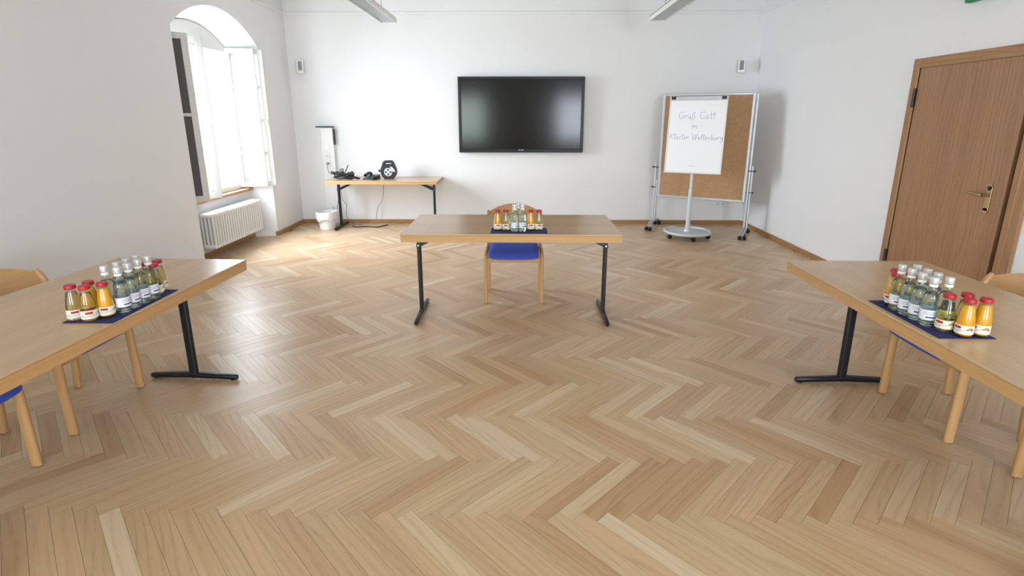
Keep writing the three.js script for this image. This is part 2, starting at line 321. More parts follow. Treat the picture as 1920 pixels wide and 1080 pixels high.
// ---------------------------------------------------------------- door in the right wall
{
  const d = structure('door_1', 'closed oak veneer door with a brass lever handle', 'door');
  const zo0 = -4.61, zo1 = -3.39, top = 2.0, cw = 0.075;
  const jamb = (z0, z1) => metric(merge([rbox(0.022, top, z1 - z0, 0.006, XR - 0.011, top / 2, (z0 + z1) / 2), rbox(0.03, top - 0.02, (z1 - z0) * 0.45, 0.006, XR - 0.012, (top - 0.02) / 2, z0 < -4 ? z1 - (z1 - z0) * 0.225 : z0 + (z1 - z0) * 0.225)]), 'y', 2.1, 1, 0.01, 0.3);
  part('door_frame', jamb(zo0, zo0 + cw), M.doorFrame, d);
  part('door_frame', jamb(zo1 - cw * 1.45, zo1), M.doorFrame, d);
  part('door_frame', metric(merge([rbox(0.0225, cw, zo1 - zo0 + 0.001, 0.006, XR - 0.0114, top - cw / 2 + 0.0005, (zo0 + zo1) / 2), rbox(0.0305, cw * 0.45, zo1 - zo0 - 0.1, 0.006, XR - 0.012, top - cw * 0.8, (zo0 + zo1) / 2)]), 'z', 2, 1, 0, 0.7), M.doorFrame, d);
  const leaf = part('door_leaf', metric(rbox(0.045, 1.925 - 0.008, 0.985, 0.005, XR + 0.005, 1.925 / 2 + 0.004, -4.034), 'y', 2, 1, 0.01, 0.11), M.door, d);
  const hx = XR - 0.018;
  part('escutcheon', merge([rbox(0.008, 0.17, 0.042, 0.003, hx - 0.003, 0.985, -3.655), cyl(0.021, 0.021, 0.008).rotateZ(Math.PI / 2).translate(hx - 0.003, 1.07, -3.655), cyl(0.021, 0.021, 0.008).rotateZ(Math.PI / 2).translate(hx - 0.003, 0.9, -3.655)]), M.brass, leaf);
  part('lever_handle', merge([bar([hx, 1.01, -3.655], [hx - 0.052, 1.01, -3.655], 0.0095), tube([[hx - 0.05, 1.01, -3.652], [hx - 0.054, 1.012, -3.7], [hx - 0.052, 1.016, -3.75], [hx - 0.044, 1.02, -3.79]], 0.0095, 20, 10)]), M.brass, leaf);
  part('lock_cylinder', merge([cyl(0.009, 0.009, 0.014).rotateZ(Math.PI / 2).translate(hx - 0.008, 1.065, -3.655), box(0.014, 0.02, 0.008, hx - 0.008, 1.052, -3.655)]), M.darkGrey, leaf);
  for (const y of [1.69, 0.33]) part('hinge', cyl(0.011, 0.011, 0.15, XR - 0.03, y, -4.535), M.darkGrey, d);
}

// ---------------------------------------------------------------- tables
function makeTable(W, D, H, t, label, pos, turn, inset) {
  const T = thing('folding_table', label, 'table', pos, turn);
  part('tabletop', metric(rbox(W, 0.012, D, 0.004, 0, H - 0.006, 0), 'x', 2, 1, 0.31, 0.17), M.beech, T);
  part('edge_band', metric(rbox(W - 0.004, t - 0.0125, D - 0.004, 0.003, 0, H - 0.012 - (t - 0.012) / 2, 0), 'x', 2, 1, 0.12, 0.6), M.beechEdge, T);
  const U = H - t, fl = 0.54;
  for (const s of [-1, 1]) {
    const x = s * (W / 2 - inset), leg = new THREE.Group(); leg.name = 'leg'; T.add(leg); leg.position.x = x;
    part('post', sweep([V3(0, 0.03, 0), V3(0, U - 0.03, 0)], 0.017, 0.026, V3(1, 0, 0), 20, 2.4), M.blackMetal, leg);
    const foot = [-1, -0.97, -0.5, -0.06, 0, 0.06, 0.5, 0.97, 1].map((k) => V3(0, 0.029 - 0.011 * Math.abs(k), k * fl / 2));
    part('foot', sweep(foot, 0.019, 0.021, V3(1, 0, 0), 16, 3, (t) => 1 - 0.36 * Math.abs(2 * t - 1) - (Math.abs(2 * t - 1) > 0.99 ? 0.1 : 0)), M.blackMetal, leg);
    for (const e of [-1, 1]) part('foot_glide', cyl(0.012, 0.012, 0.008, 0, 0.004, e * (fl / 2 - 0.03)), M.rubber, leg);
    const plate = (z) => { const p = new THREE.Shape([[-s * 0.2, 0], [-s * 0.255, 0], [-s * 0.012, -0.12], [s * 0.018, -0.12], [s * 0.014, -0.094]].map((q) => new THREE.Vector2(...q))); return new THREE.ExtrudeGeometry(p, { depth: 0.006, bevelEnabled: false }).translate(0, U, z); };
    part('hinge_bracket', merge([plate(0.028), plate(-0.034), box(0.28, 0.006, 0.3, -s * 0.11, U - 0.003, 0)]), M.blackMetal, leg);
    part('hinge_pin', cyl(0.006, 0.006, 0.082).rotateX(Math.PI / 2).translate(0, U - 0.108, 0), M.chrome, leg);
  }
  return T;
}
makeTable(1.565, 0.772, 0.74, 0.061, 'beech folding table with the blue chair behind it, facing the door side tables', [-0.0587, 0, -3.951], -0.001, 0.055);
makeTable(1.565, 0.772, 0.74, 0.061, 'beech folding table standing along the window wall', [-1.9989, 0, -2.1153], 1.5226, 0.055);
makeTable(1.565, 0.772, 0.74, 0.061, 'beech folding table standing in front of the wooden door', [1.9193, 0, -2.1242], -1.571, 0.055);
makeTable(1.535, 0.6, 0.695, 0.045, 'beech side table with black legs against the wall, carrying the cable reel', [-1.887, 0, -7.335], 0, 0.09);

// ---------------------------------------------------------------- chairs
function makeChair() {
  const C = thing('chair', '', 'chair', [0, 0, 0], 0);
  const hw = 0.236;
  for (const s of [-1, 1]) {
    const x = s * hw;
    const f = part('leg', sweep(curve([[x, 0.004, 0.185], [x, 0.15, 0.182], [x, 0.3, 0.179], [x, 0.375, 0.176], [x, 0.41, 0.162], [x, 0.424, 0.13]], 26), 0.0155, 0.023), M.chairWood, C);
    const b = part('leg', sweep(curve([[x * 0.97, 0.004, -0.18], [x * 0.97, 0.2, -0.165], [x * 0.98, 0.42, -0.165], [x, 0.56, -0.2], [x, 0.66, -0.25], [x, 0.715, -0.285]], 30), 0.0155, 0.022, V3(1, 0, 0), 16, 2.6, (t) => t > 0.9 ? 1 - (t - 0.9) * 2.5 : 1), M.chairWood, C);
    part('glide', cyl(0.014, 0.014, 0.004, x, 0.002, 0.185), M.darkGrey, f); part('glide', cyl(0.014, 0.014, 0.004, x * 0.97, 0.002, -0.18), M.darkGrey, b);
    part('side_rail', sweep([V3(x, 0.424, 0.13), V3(x, 0.423, 0), V3(x, 0.42, -0.165)], 0.0145, 0.021), M.chairWood, C);
  }
  part('seat_frame', metric(merge([rbox(0.445, 0.04, 0.02, 0.006, 0, 0.375, 0.172), rbox(0.445, 0.035, 0.02, 0.006, 0, 0.405, -0.14), rbox(0.02, 0.03, 0.3, 0.006, -0.2, 0.4, 0), rbox(0.02, 0.03, 0.3, 0.006, 0.2, 0.4, 0)]), 'x'), M.chairWood, C);
  // cushion with a waterfall front edge
  const p = new THREE.BoxGeometry(0.415, 0.05, 0.43, 20, 4, 24), a = p.attributes.position;
  for (let i = 0; i < a.count; i++) {
    let x = a.getX(i), y = a.getY(i), z = a.getZ(i);
    const ex = Math.max(0, Math.abs(x) - 0.17) / 0.0375, ez = Math.max(0, Math.abs(z) - 0.175) / 0.04, e = Math.min(1, Math.hypot(ex, ez));
    y *= Math.sqrt(1 - Math.min(0.92, e * e)); if (ex > 0 && ez > 0) { const k = 1 - 0.3 * Math.min(ex, ez); x = Math.sign(x) * (0.17 + (Math.abs(x) - 0.17) * k); z = Math.sign(z) * (0.175 + (Math.abs(z) - 0.175) * k); }
    y += 0.006 * (1 - (x / 0.2) ** 2) * (y > 0 ? 1 : 0); if (z > 0.08) y -= ((z - 0.08) / 0.135) ** 2 * 0.04; y -= 0.008 * Math.cos(x / 0.2 * 1.4);
    a.setXYZ(i, x, y + 0.455, z + 0.045);
  }
  p.computeVertexNormals(); part('seat', p, M.blue, C);
  // curved plywood back with an arched top
  const nu = 24, nv = 8, pos = [], uv = [], idx = [];
  for (const side of [0, 1]) for (let i = 0; i <= nu; i++) for (let j = 0; j <= nv; j++) {
    const u = i / nu * 2 - 1, v = j / nv, top = 0.77 - 0.062 * Math.abs(u) ** 2.2, bot = 0.52 + 0.018 * u * u, y = bot + (top - bot) * v;
    const lean = y < 0.56 ? -0.2 + (0.56 - y) * 0.25 : -0.2 - (y - 0.56) * 0.53, bow = -0.038 * (1 - u * u);
    pos.push(u * (hw - 0.008), y, lean + bow + (side ? -0.0055 : 0.0055)); uv.push(u * hw / 2 + 0.4, y + 0.1 * side);
  }
  const at = (s, i, j) => s * (nu + 1) * (nv + 1) + i * (nv + 1) + j, quad = (q, r, s, t) => idx.push(q, r, s, q, s, t);
  for (let i = 0; i < nu; i++) for (let j = 0; j < nv; j++) { quad(at(0, i, j), at(0, i + 1, j), at(0, i + 1, j + 1), at(0, i, j + 1)); quad(at(1, i, j), at(1, i, j + 1), at(1, i + 1, j + 1), at(1, i + 1, j)); }
  for (let i = 0; i < nu; i++) { quad(at(0, i, nv), at(0, i + 1, nv), at(1, i + 1, nv), at(1, i, nv)); quad(at(0, i, 0), at(1, i, 0), at(1, i + 1, 0), at(0, i + 1, 0)); }
  for (let j = 0; j < nv; j++) { quad(at(0, 0, j), at(0, 0, j + 1), at(1, 0, j + 1), at(1, 0, j)); quad(at(0, nu, j), at(1, nu, j), at(1, nu, j + 1), at(0, nu, j + 1)); }
  const bg = new THREE.BufferGeometry(); bg.setAttribute('position', new THREE.Float32BufferAttribute(pos, 3)); bg.setAttribute('uv', new THREE.Float32BufferAttribute(uv, 2)); bg.setIndex(idx);
  part('backrest', toCreasedNormals(bg, 0.7), M.chairWood, C);
  return C;
}
const chair = makeChair();
chair.position.set(-0.048, 0, -4.385); chair.userData.label = 'beech chair with blue seat behind the table under the wall screen';
copy(chair, [-2.408, 0, -2.502], Math.PI / 2, 'beech chair between window wall and table, its curved back showing beside the juice bottles');
copy(chair, [-2.375, 0, -1.79], Math.PI / 2, 'beech chair at the window side table, the one farther from the window niche');
copy(chair, [2.275, 0, -2.5], -Math.PI / 2, 'beech chair between door and table, behind the water bottles');
copy(chair, [2.38, 0, -1.78], -Math.PI / 2, 'beech chair at the door side table, farther from the wall screen');

// ---------------------------------------------------------------- mats and bottles
function makeMat(w, d, x, z, turn, label) { const m = thing('table_mat', label, 'mat', [x, 0.7402, z], turn, 'blue mats under the bottles'); part('cloth', rbox(w, 0.0025, d, 0.001, 0, 0.00125, 0, 2), M.mat, m); }
makeMat(0.405, 0.185, -0.004, -3.686, -0.01, 'dark blue mat under seven bottles on the table with the chair behind it');
makeMat(0.205, 0.415, -1.722, -2.122, 0.01, 'dark blue mat under the bottles on the window side table');
makeMat(0.208, 0.412, 1.663, -2.02, -0.01, 'dark blue mat under the bottles on the door side table');

const wrap = (r, h, arc, y, start = 0) => new THREE.CylinderGeometry(r, r, h, 24, 1, true, start, arc).translate(0, y, 0);
function labelTexture(draw, w = 256, h = 128) { const c = document.createElement('canvas'); c.width = w; c.height = h; const x = c.getContext('2d'); draw(x, w, h); const t = new THREE.CanvasTexture(c); t.colorSpace = THREE.SRGBColorSpace; t.anisotropy = 8; return t; }
const waterLabel = std('#ffffff', 0.6, { side: THREE.DoubleSide, map: labelTexture((x, w, h) => {
  x.fillStyle = '#eef0f8'; x.fillRect(0, 0, w, h); x.fillStyle = '#a9b4d6'; x.fillRect(0, 0, w, 6); x.fillRect(0, h - 6, w, 6);
  x.fillStyle = '#8d98c0'; for (let i = 0; i < 7; i++) x.fillRect(14, 22 + i * 11, 70 + 25 * Math.sin(i * 2.3), 3);
  for (let i = 0; i < 4; i++) x.fillRect(128, 24 + i * 12, 100 - 18 * (i % 2), 4);
  x.fillStyle = '#23357f'; x.fillRect(140, 84, 92, 16); x.fillStyle = '#5f78c8'; x.fillRect(206, 50, 26, 20);
}) });
const juiceLabel = std('#ffffff', 0.6, { side: THREE.DoubleSide, map: labelTexture((x, w, h) => {
  x.fillStyle = '#f5efdc'; x.fillRect(0, 0, w, h); x.fillStyle = '#b8202c'; x.fillRect(104, 18, 46, 34);
  x.fillStyle = '#7d93c4'; for (let i = 0; i < 3; i++) x.fillRect(70, 70 + i * 14, 110 - 20 * i, 5);
  x.fillStyle = '#d8722a'; x.beginPath(); x.arc(206, 44, 15, 0, 7); x.fill(); x.fillStyle = '#5d8f3a'; x.beginPath(); x.arc(188, 56, 10, 0, 7); x.fill(); x.fillStyle = '#a3313a'; x.beginPath(); x.arc(216, 66, 9, 0, 7); x.fill();
  x.fillStyle = '#6c6c70'; for (let i = 0; i < 12; i++) x.fillRect(14 + i * 3.6, 66, 1.8, 44); x.fillStyle = '#9a9aa2'; for (let i = 0; i < 4; i++) x.fillRect(14, 18 + i * 10, 44, 3);
}) });
function waterBottle() {
  const b = new THREE.Group(); b.name = 'water_bottle';
  part('glass', lathe([[0.0001, 0.004], [0.02, 0.003], [0.024, 0], [0.0262, 0.003], [0.0268, 0.012], [0.0268, 0.086], [0.0262, 0.092], [0.0264, 0.11], [0.0245, 0.126], [0.0185, 0.14], [0.0145, 0.15], [0.0128, 0.162], [0.0125, 0.178]]), M.bottleGlass, b);
  part('water', lathe([[0.0001, 0.006], [0.0225, 0.006], [0.0248, 0.012], [0.0249, 0.086], [0.0243, 0.092], [0.0245, 0.11], [0.0226, 0.125], [0.0168, 0.139], [0.0001, 0.139]]), M.water, b);
  part('label', wrap(0.0271, 0.042, Math.PI * 1.7, 0.05), waterLabel, b);
  part('neck_label', wrap(0.0139, 0.011, Math.PI * 1.5, 0.1655), M.paper, b);
  const c = part('cap', lathe([[0.0138, 0.174], [0.0146, 0.1745], [0.0146, 0.18], [0.0141, 0.181], [0.0147, 0.182], [0.0147, 0.195], [0.0138, 0.198], [0.0001, 0.1985]], 32), M.capSilver, b);
  part('seal_ring', lathe([[0.0142, 0.1795], [0.0149, 0.1798], [0.0149, 0.1812], [0.0142, 0.1815]], 32), M.grey, c);
  return b;
}
function juiceBottle(mat) {
  const b = new THREE.Group(); b.name = 'juice_bottle';
  part('glass', lathe([[0.0001, 0.004], [0.02, 0.003], [0.025, 0], [0.0278, 0.003], [0.0285, 0.012], [0.0285, 0.052], [0.0272, 0.058], [0.0276, 0.064], [0.0262, 0.075], [0.0222, 0.1], [0.0192, 0.118], [0.0178, 0.126], [0.0176, 0.134]]), M.bottleGlass, b);
  const o = mat === M.orange, e = o ? 0.0006 : 0.0018, top = o ? 0.121 : 0.117;
  part('juice', lathe([[0.0001, 0.006], [0.024, 0.006], [0.0285 - e, 0.014], [0.0285 - e, 0.052], [0.0272 - e, 0.058], [0.0276 - e, 0.064], [0.0262 - e, 0.075], [0.0222 - e, 0.1], [0.0193 - e, top], [0.0001, top]]), mat, b);
  part('label', wrap(0.0288, 0.034, Math.PI * 1.6, 0.031), juiceLabel, b);
  part('cap', lathe([[0.0182, 0.131], [0.0198, 0.132], [0.0202, 0.135], [0.0199, 0.144], [0.0185, 0.147], [0.015, 0.1468], [0.0001, 0.1462]], 36), M.red, b);
  return b;
}
const bottles = { w: waterBottle(), o: juiceBottle(M.orange), a: juiceBottle(M.apple) };
function putBottle(kind, x, z, turn, label, group) {
  const b = bottles[kind].clone(); b.name = numbered(bottles[kind].name); b.position.set(x, 0.7429, z); b.rotation.y = turn; scene.add(b);
  tag(b, label, 'bottle', group);
}
// table with the chair behind it
for (const [k, x, z, side] of [['o', -0.159, -3.70, 'window'], ['a', -0.099, -3.70, 'window'], ['o', 0.08, -3.705, 'door'], ['a', 0.139, -3.705, 'door']])
  putBottle(k, x, z, Math.PI * 1.2 + rr(-0.2, 0.2), `${k === 'o' ? 'orange' : 'pale apple'} juice bottle on the ${side} side of the water, on the single chair table`, 'juice bottles on the single chair table');
for (const [x, z, where] of [[-0.038, -3.648, 'beside the window side juice'], [0.02, -3.65, 'beside the door side juice'], [-0.009, -3.705, 'behind the two front ones']])
  putBottle('w', x, z, Math.PI * 1.1 + rr(-0.3, 0.3), `water bottle ${where}, on the single chair table`, 'water bottles on the single chair table');
// the two long side tables: two rows of four water bottles with juice at both ends of the mat
const ORD = ['first', 'second', 'third', 'fourth'];
function sideTable(side, water, juice, turn) {
  water.forEach(([x, z], i) => putBottle('w', x, z, turn + rr(-0.15, 0.15), `${ORD[i % 4]} water bottle from the free-end juice, ${i < 4 ? 'table edge' : 'chair side'} row, ${side} side table`, `water bottles on the ${side} side table`));
  for (const [k, x, z, where] of juice) putBottle(k, x, z, turn + rr(-0.3, 0.3), `${k === 'o' ? 'orange' : 'pale apple'} juice bottle ${where}, ${side} side table`, `juice bottles on the ${side} side table`);
}
sideTable('window', [[-1.655, -2.032], [-1.654, -2.089], [-1.653, -2.146], [-1.65, -2.203], [-1.721, -2.047], [-1.712, -2.103], [-1.713, -2.159], [-1.708, -2.216]],
  [['a', -1.79, -1.948, 'at the outer mat corner, chair side'], ['a', -1.726, -1.94, 'at the free mat end, table edge side'], ['o', -1.757, -1.998, 'touching the chair side water row'], ['o', -1.690, -1.985, 'touching the table edge water row'],
    ['a', -1.672, -2.262, 'hidden behind the table edge water row'], ['o', -1.734, -2.272, 'hidden behind the chair side water row'], ['a', -1.697, -2.326, 'at the niche end of the mat']], Math.PI * 1.35);
sideTable('door', [[1.598, -1.939], [1.597, -1.997], [1.597, -2.055], [1.598, -2.113], [1.656, -1.938], [1.655, -1.995], [1.656, -2.052], [1.656, -2.109]],
  [['a', 1.627, -1.889, 'touching the table edge water row'], ['a', 1.70, -1.897, 'touching the chair side water row'], ['o', 1.660, -1.838, 'at the free mat end, table edge side'], ['o', 1.724, -1.842, 'at the free end of the mat, chair side'],
    ['o', 1.622, -2.169, 'hidden behind the table edge water row'], ['a', 1.684, -2.168, 'hidden behind the chair side water row'], ['o', 1.655, -2.222, 'at the wall screen end of the mat']], Math.PI * 0.75);

// ---------------------------------------------------------------- wall screen
{
  const w = 1.757, h = 1.031, x = 0.015, y = 1.564, T = thing('wall_screen', 'large black flat screen mounted on the white wall', 'television', [x, y, ZB]);
  part('housing', rbox(w, h, 0.07, 0.008, 0, 0, 0.055), M.tvFrame, T);
  const b = 0.042, bb = 0.052;
  part('bezel', merge([rbox(w, b, 0.014, 0.005, 0, h / 2 - b / 2, 0.093), rbox(w, bb, 0.014, 0.005, 0, -h / 2 + bb / 2, 0.093), ...[-1, 1].map((e) => rbox(b, h - b - bb + 0.006, 0.0135, 0.005, e * (w / 2 - b / 2), (bb - b) / 2, 0.0928))]), M.tvFrame, T);
  part('screen', box(w - 2 * b + 0.004, h - b - bb + 0.004, 0.006, 0, (bb - b) / 2, 0.0895), M.screen, T);
  part('mark', merge([box(0.03, 0.008, 0.002, -0.02, -h / 2 + 0.035, 0.1008), box(0.03, 0.008, 0.002, 0.02, -h / 2 + 0.035, 0.1008)]), M.silverPaint, T).userData.label = 'small silver mark';
  part('wall_mount', box(0.6, 0.4, 0.02, 0, 0, 0.0102), M.black, T);
}
// ---------------------------------------------------------------- wall speakers
for (const [x, turn, label] of [[-3.05, 0.5, 'white wall speaker on the window side of the end wall'], [3.03, -0.5, 'white wall speaker above the cork pinboard']]) {
  const S = thing('wall_speaker', label, 'speaker', [x, 2.21, ZB + 0.075], turn, 'wall speakers');
  part('cabinet', rbox(0.09, 0.17, 0.08, 0.01, 0, 0, 0), M.white, S);
  part('grille', rbox(0.052, 0.12, 0.008, 0.003, 0, 0.012, 0.04), M.grey, S);
  part('bracket', bar([0, 0, -0.03], [turn > 0 ? 0.025 : -0.025, 0, -0.073], 0.012), M.white, S);
}
// ---------------------------------------------------------------- hanging lamps (switched off)
for (const [x, zend, label] of [[-1.535, -6.52, 'long white hanging lamp on the window side of the room'], [1.565, -6.43, 'long white hanging lamp on the door side of the room']]) {
  const L = 3.0, lamp = thing('hanging_lamp', label, 'lamp', [x, 2.6, zend + L / 2], 0, 'hanging lamps');
  const w = 0.185, h = 0.055;
  part('housing', merge([rbox(w, 0.012, L, 0.004, 0, h - 0.006, 0), rbox(0.014, h, L, 0.004, -w / 2 + 0.007, h / 2, 0), rbox(0.014, h, L, 0.004, w / 2 - 0.007, h / 2, 0), rbox(w, h, 0.012, 0.004, 0, h / 2, -L / 2 + 0.006), rbox(w, h, 0.012, 0.004, 0, h / 2, L / 2 - 0.006)]), M.whitePaint, lamp);
  for (const s of [-1, 1]) part('lamp_tube', cyl(0.013, 0.013, L - 0.1).rotateX(Math.PI / 2).translate(s * 0.03, 0.03, 0), M.white, lamp);
  const blade = box(w - 0.03, 0.022, 0.003);
  for (let i = 0; i < 40; i++) part('louver_blade', blade, M.silverPaint, lamp).position.set(0, 0.013, -L / 2 + 0.05 + i * (L - 0.1) / 39);
  for (const z of [-L / 2 + 0.3, L / 2 - 0.3]) part('cable', bar([0, h, z], [0, YC - 2.6, z], 0.003, 6), M.grey, lamp);
}
// ---------------------------------------------------------------- cable duct, sockets
{
  const D = thing('cable_duct', 'white wall duct with sockets and a black shelf edge on top', 'duct', [-2.762, 0, ZB]);
  part('duct', rbox(0.18, 1.39, 0.06, 0.005, 0, 0.698, 0.03), M.white, D);
  part('top_tray', rbox(0.235, 0.016, 0.1, 0.004, -0.02, 1.405, 0.05), M.black, D);
  part('side_clip', rbox(0.022, 0.22, 0.05, 0.005, 0.102, 1.265, 0.05), M.black, D);
  const sock = (y) => { const s = part('socket', merge([rbox(0.078, 0.078, 0.012, 0.006, -0.01, y, 0.064)]), M.whitePaint, D); part('socket_well', cyl(0.021, 0.021, 0.004).rotateX(Math.PI / 2).translate(-0.01, y, 0.071), M.silverPaint, s);
    for (const e of [-1, 1]) part('socket_hole', cyl(0.004, 0.004, 0.003).rotateX(Math.PI / 2).translate(-0.01 + e * 0.0095, y, 0.074), M.black, s); };
  sock(1.0); sock(0.89);
  part('switch', rbox(0.078, 0.078, 0.016, 0.006, -0.01, 1.11, 0.064), M.whitePaint, D);
  part('plug', merge([cyl(0.018, 0.014, 0.035).rotateX(Math.PI / 2).translate(-0.01, 0.89, 0.09), tube([[-0.01, 0.885, 0.105], [-0.008, 0.84, 0.115], [0.0, 0.78, 0.11], [0.012, 0.745, 0.1]], 0.004, 20, 6)]), M.grey, D);
  const W = thing('wall_socket', 'white double wall socket low behind the cork pinboard', 'socket', [2.946, 0.30, ZB]);
  part('plate', rbox(0.15, 0.078, 0.012, 0.005, 0, 0, 0.006), M.whitePaint, W);
  for (const e of [-1, 1]) part('socket_well', cyl(0.021, 0.021, 0.004).rotateX(Math.PI / 2).translate(e * 0.036, 0, 0.0125), M.silverPaint, W);
  const F = thing('wall_socket', 'small white socket near the floor behind the wastebasket', 'socket', [-2.74, 0.24, ZB + 0.06]);
  part('plate', rbox(0.08, 0.08, 0.012, 0.005, 0, 0, 0.006), M.whitePaint, F); part('socket_well', cyl(0.021, 0.021, 0.004).rotateX(Math.PI / 2).translate(0, 0, 0.0125), M.silverPaint, F);
}
// loose cables under the side table
tag(part('power_cable', tube([[-2.69, 0.24, -7.545], [-2.62, 0.5, -7.57], [-2.6, 0.36, -7.56], [-2.55, 0.3, -7.55], [-2.55, 0.12, -7.54], [-2.45, 0.012, -7.5], [-2.3, 0.008, -7.45]], 0.004, 60, 6), M.grey, scene), 'thin grey cable hanging under the side table beside its leg', 'cable');
tag(part('telephone_cable', tube([[-1.99, 0.645, -7.6], [-2.0, 0.5, -7.6], [-2.02, 0.36, -7.58], [-2.1, 0.22, -7.58], [-2.13, 0.06, -7.57], [-2.15, 0.006, -7.5]], 0.004, 60, 6), M.grey, scene), 'thin grey cable hanging down behind the middle of the side table', 'cable').name = numbered('telephone_cable');
tag(part('floor_cable', tube([[-2.42, 0.008, -7.38], [-2.35, 0.008, -7.3], [-2.2, 0.008, -7.34], [-2.05, 0.008, -7.3], [-1.97, 0.008, -7.42], [-1.93, 0.008, -7.46]], 0.007, 60, 8), M.black, scene), 'black cable lying on the parquet under the side table', 'cable');
// ---------------------------------------------------------------- things on the side table
{
  const H = 0.695, pts = []; let a = 0;
  for (let i = 0; i < 120; i++) { a += 0.47 + rr(-0.05, 0.05); const k = 0.85 + 0.18 * Math.sin(i * 0.37) + rr(-0.08, 0.08); pts.push([Math.cos(a) * 0.155 * k + 0.03 * Math.sin(i * 0.13), 0.012 + 0.1 * Math.abs(Math.sin(i * 0.061)) * (0.35 + 0.65 * rnd()) + (i / 120) * 0.015, Math.sin(a) * 0.085 * k]); }
  const c = thing('cable_bundle', 'tangled heap of black cable on the end of the side table', 'cable', [-2.44, H, -7.22]);
  part('cable', tube(pts, 0.0065, 900, 7), M.black, c);
  part('loose_loop', tube([[-0.02, 0.08, 0], [0.0, 0.15, 0.01], [-0.045, 0.135, 0.0], [0.01, 0.1, -0.01], [0.05, 0.16, 0.0], [0.07, 0.2, 0.0]], 0.006, 60, 7), M.black, c);
  part('plug', merge([cyl(0.011, 0.016, 0.045).rotateZ(Math.PI / 2).translate(0.2, 0.02, 0.0), tube([[0.14, 0.03, 0], [0.17, 0.022, 0.0], [0.19, 0.02, 0]], 0.0065, 12, 7)]), M.black, c);
  const P = thing('desk_phone', 'black desk telephone between the cable heap and the reel', 'telephone', [-2.07, H, -7.28], -0.25);
  const sh = new THREE.Shape([[-0.1, 0], [0.1, 0], [0.1, 0.05], [-0.1, 0.012]].map((p) => new THREE.Vector2(...p))), bg = new THREE.ExtrudeGeometry(sh, { depth: 0.15, bevelEnabled: true, bevelSize: 0.004, bevelThickness: 0.004, bevelSegments: 2 }); bg.rotateY(-Math.PI / 2).rotateY(Math.PI).translate(-0.075, 0.004, 0);
  bg.rotateY(0); part('base', bg, M.black, P);
  part('handset', tube([[-0.055, 0.07, -0.09], [-0.055, 0.082, -0.05], [-0.055, 0.075, 0.02], [-0.055, 0.058, 0.08]], 0.02, 24, 12), M.darkGrey, P);
  part('keypad', box(0.07, 0.004, 0.08, 0.03, 0.042, 0.03).rotateX(0.18), M.darkGrey, P);
  part('display', box(0.07, 0.004, 0.03, 0.03, 0.054, -0.05).rotateX(0.18), M.grey, P);
}
{
  const R = thing('cable_reel', 'black and white cable reel with a carrying handle on the side table', 'cable reel', [-1.835, 0.695, -7.33], 0.12);
  const s = new THREE.Shape(); s.moveTo(-0.05, 0.012); s.bezierCurveTo(-0.115, 0.04, -0.12, 0.13, -0.085, 0.185); s.bezierCurveTo(-0.075, 0.235, -0.06, 0.252, -0.035, 0.252); s.lineTo(0.035, 0.252); s.bezierCurveTo(0.06, 0.252, 0.075, 0.235, 0.085, 0.185); s.bezierCurveTo(0.12, 0.13, 0.115, 0.04, 0.05, 0.012); s.closePath();
  const hole = new THREE.Path(); hole.moveTo(-0.05, 0.2); hole.lineTo(0.05, 0.2); hole.bezierCurveTo(0.055, 0.2, 0.045, 0.23, 0.035, 0.23); hole.lineTo(-0.035, 0.23); hole.bezierCurveTo(-0.045, 0.23, -0.055, 0.2, -0.05, 0.2); s.holes.push(hole);
  part('housing', new THREE.ExtrudeGeometry(s, { depth: 0.07, bevelEnabled: true, bevelSize: 0.006, bevelThickness: 0.012, bevelSegments: 3, curveSegments: 14 }).translate(0, 0, -0.035), M.black, R);
  part('foot_rail', merge([rbox(0.02, 0.012, 0.1, 0.004, -0.055, 0.006, 0), rbox(0.02, 0.012, 0.1, 0.004, 0.055, 0.006, 0)]), M.black, R);
  const d = part('socket_plate', cyl(0.058, 0.054, 0.014, 0, 0, 0, 36).rotateX(Math.PI / 2).translate(-0.005, 0.1, 0.052), M.silverPaint, R);
  for (let i = 0; i < 4; i++) { const t = i * Math.PI / 2, x = -0.005 + 0.031 * Math.cos(t), y = 0.1 + 0.031 * Math.sin(t); part('socket_well', cyl(0.014, 0.014, 0.003).rotateX(Math.PI / 2).translate(x, y, 0.0595), M.darkGrey, d); }
  const f = new THREE.Shape([[0.02, 0.178], [0.055, 0.165], [0.09, 0.115], [0.078, 0.098], [0.055, 0.11], [0.035, 0.14]].map((p) => new THREE.Vector2(...p)));
  part('rating_label', new THREE.ExtrudeGeometry(f, { depth: 0.002, bevelEnabled: false }).translate(0, 0, 0.0472), M.paper, R);
  part('crank_knob', merge([bar([-0.095, 0.115, 0.0], [-0.125, 0.115, 0.0], 0.009), cyl(0.015, 0.015, 0.026).rotateZ(Math.PI / 2).translate(-0.13, 0.115, 0)]), M.black, R);
}
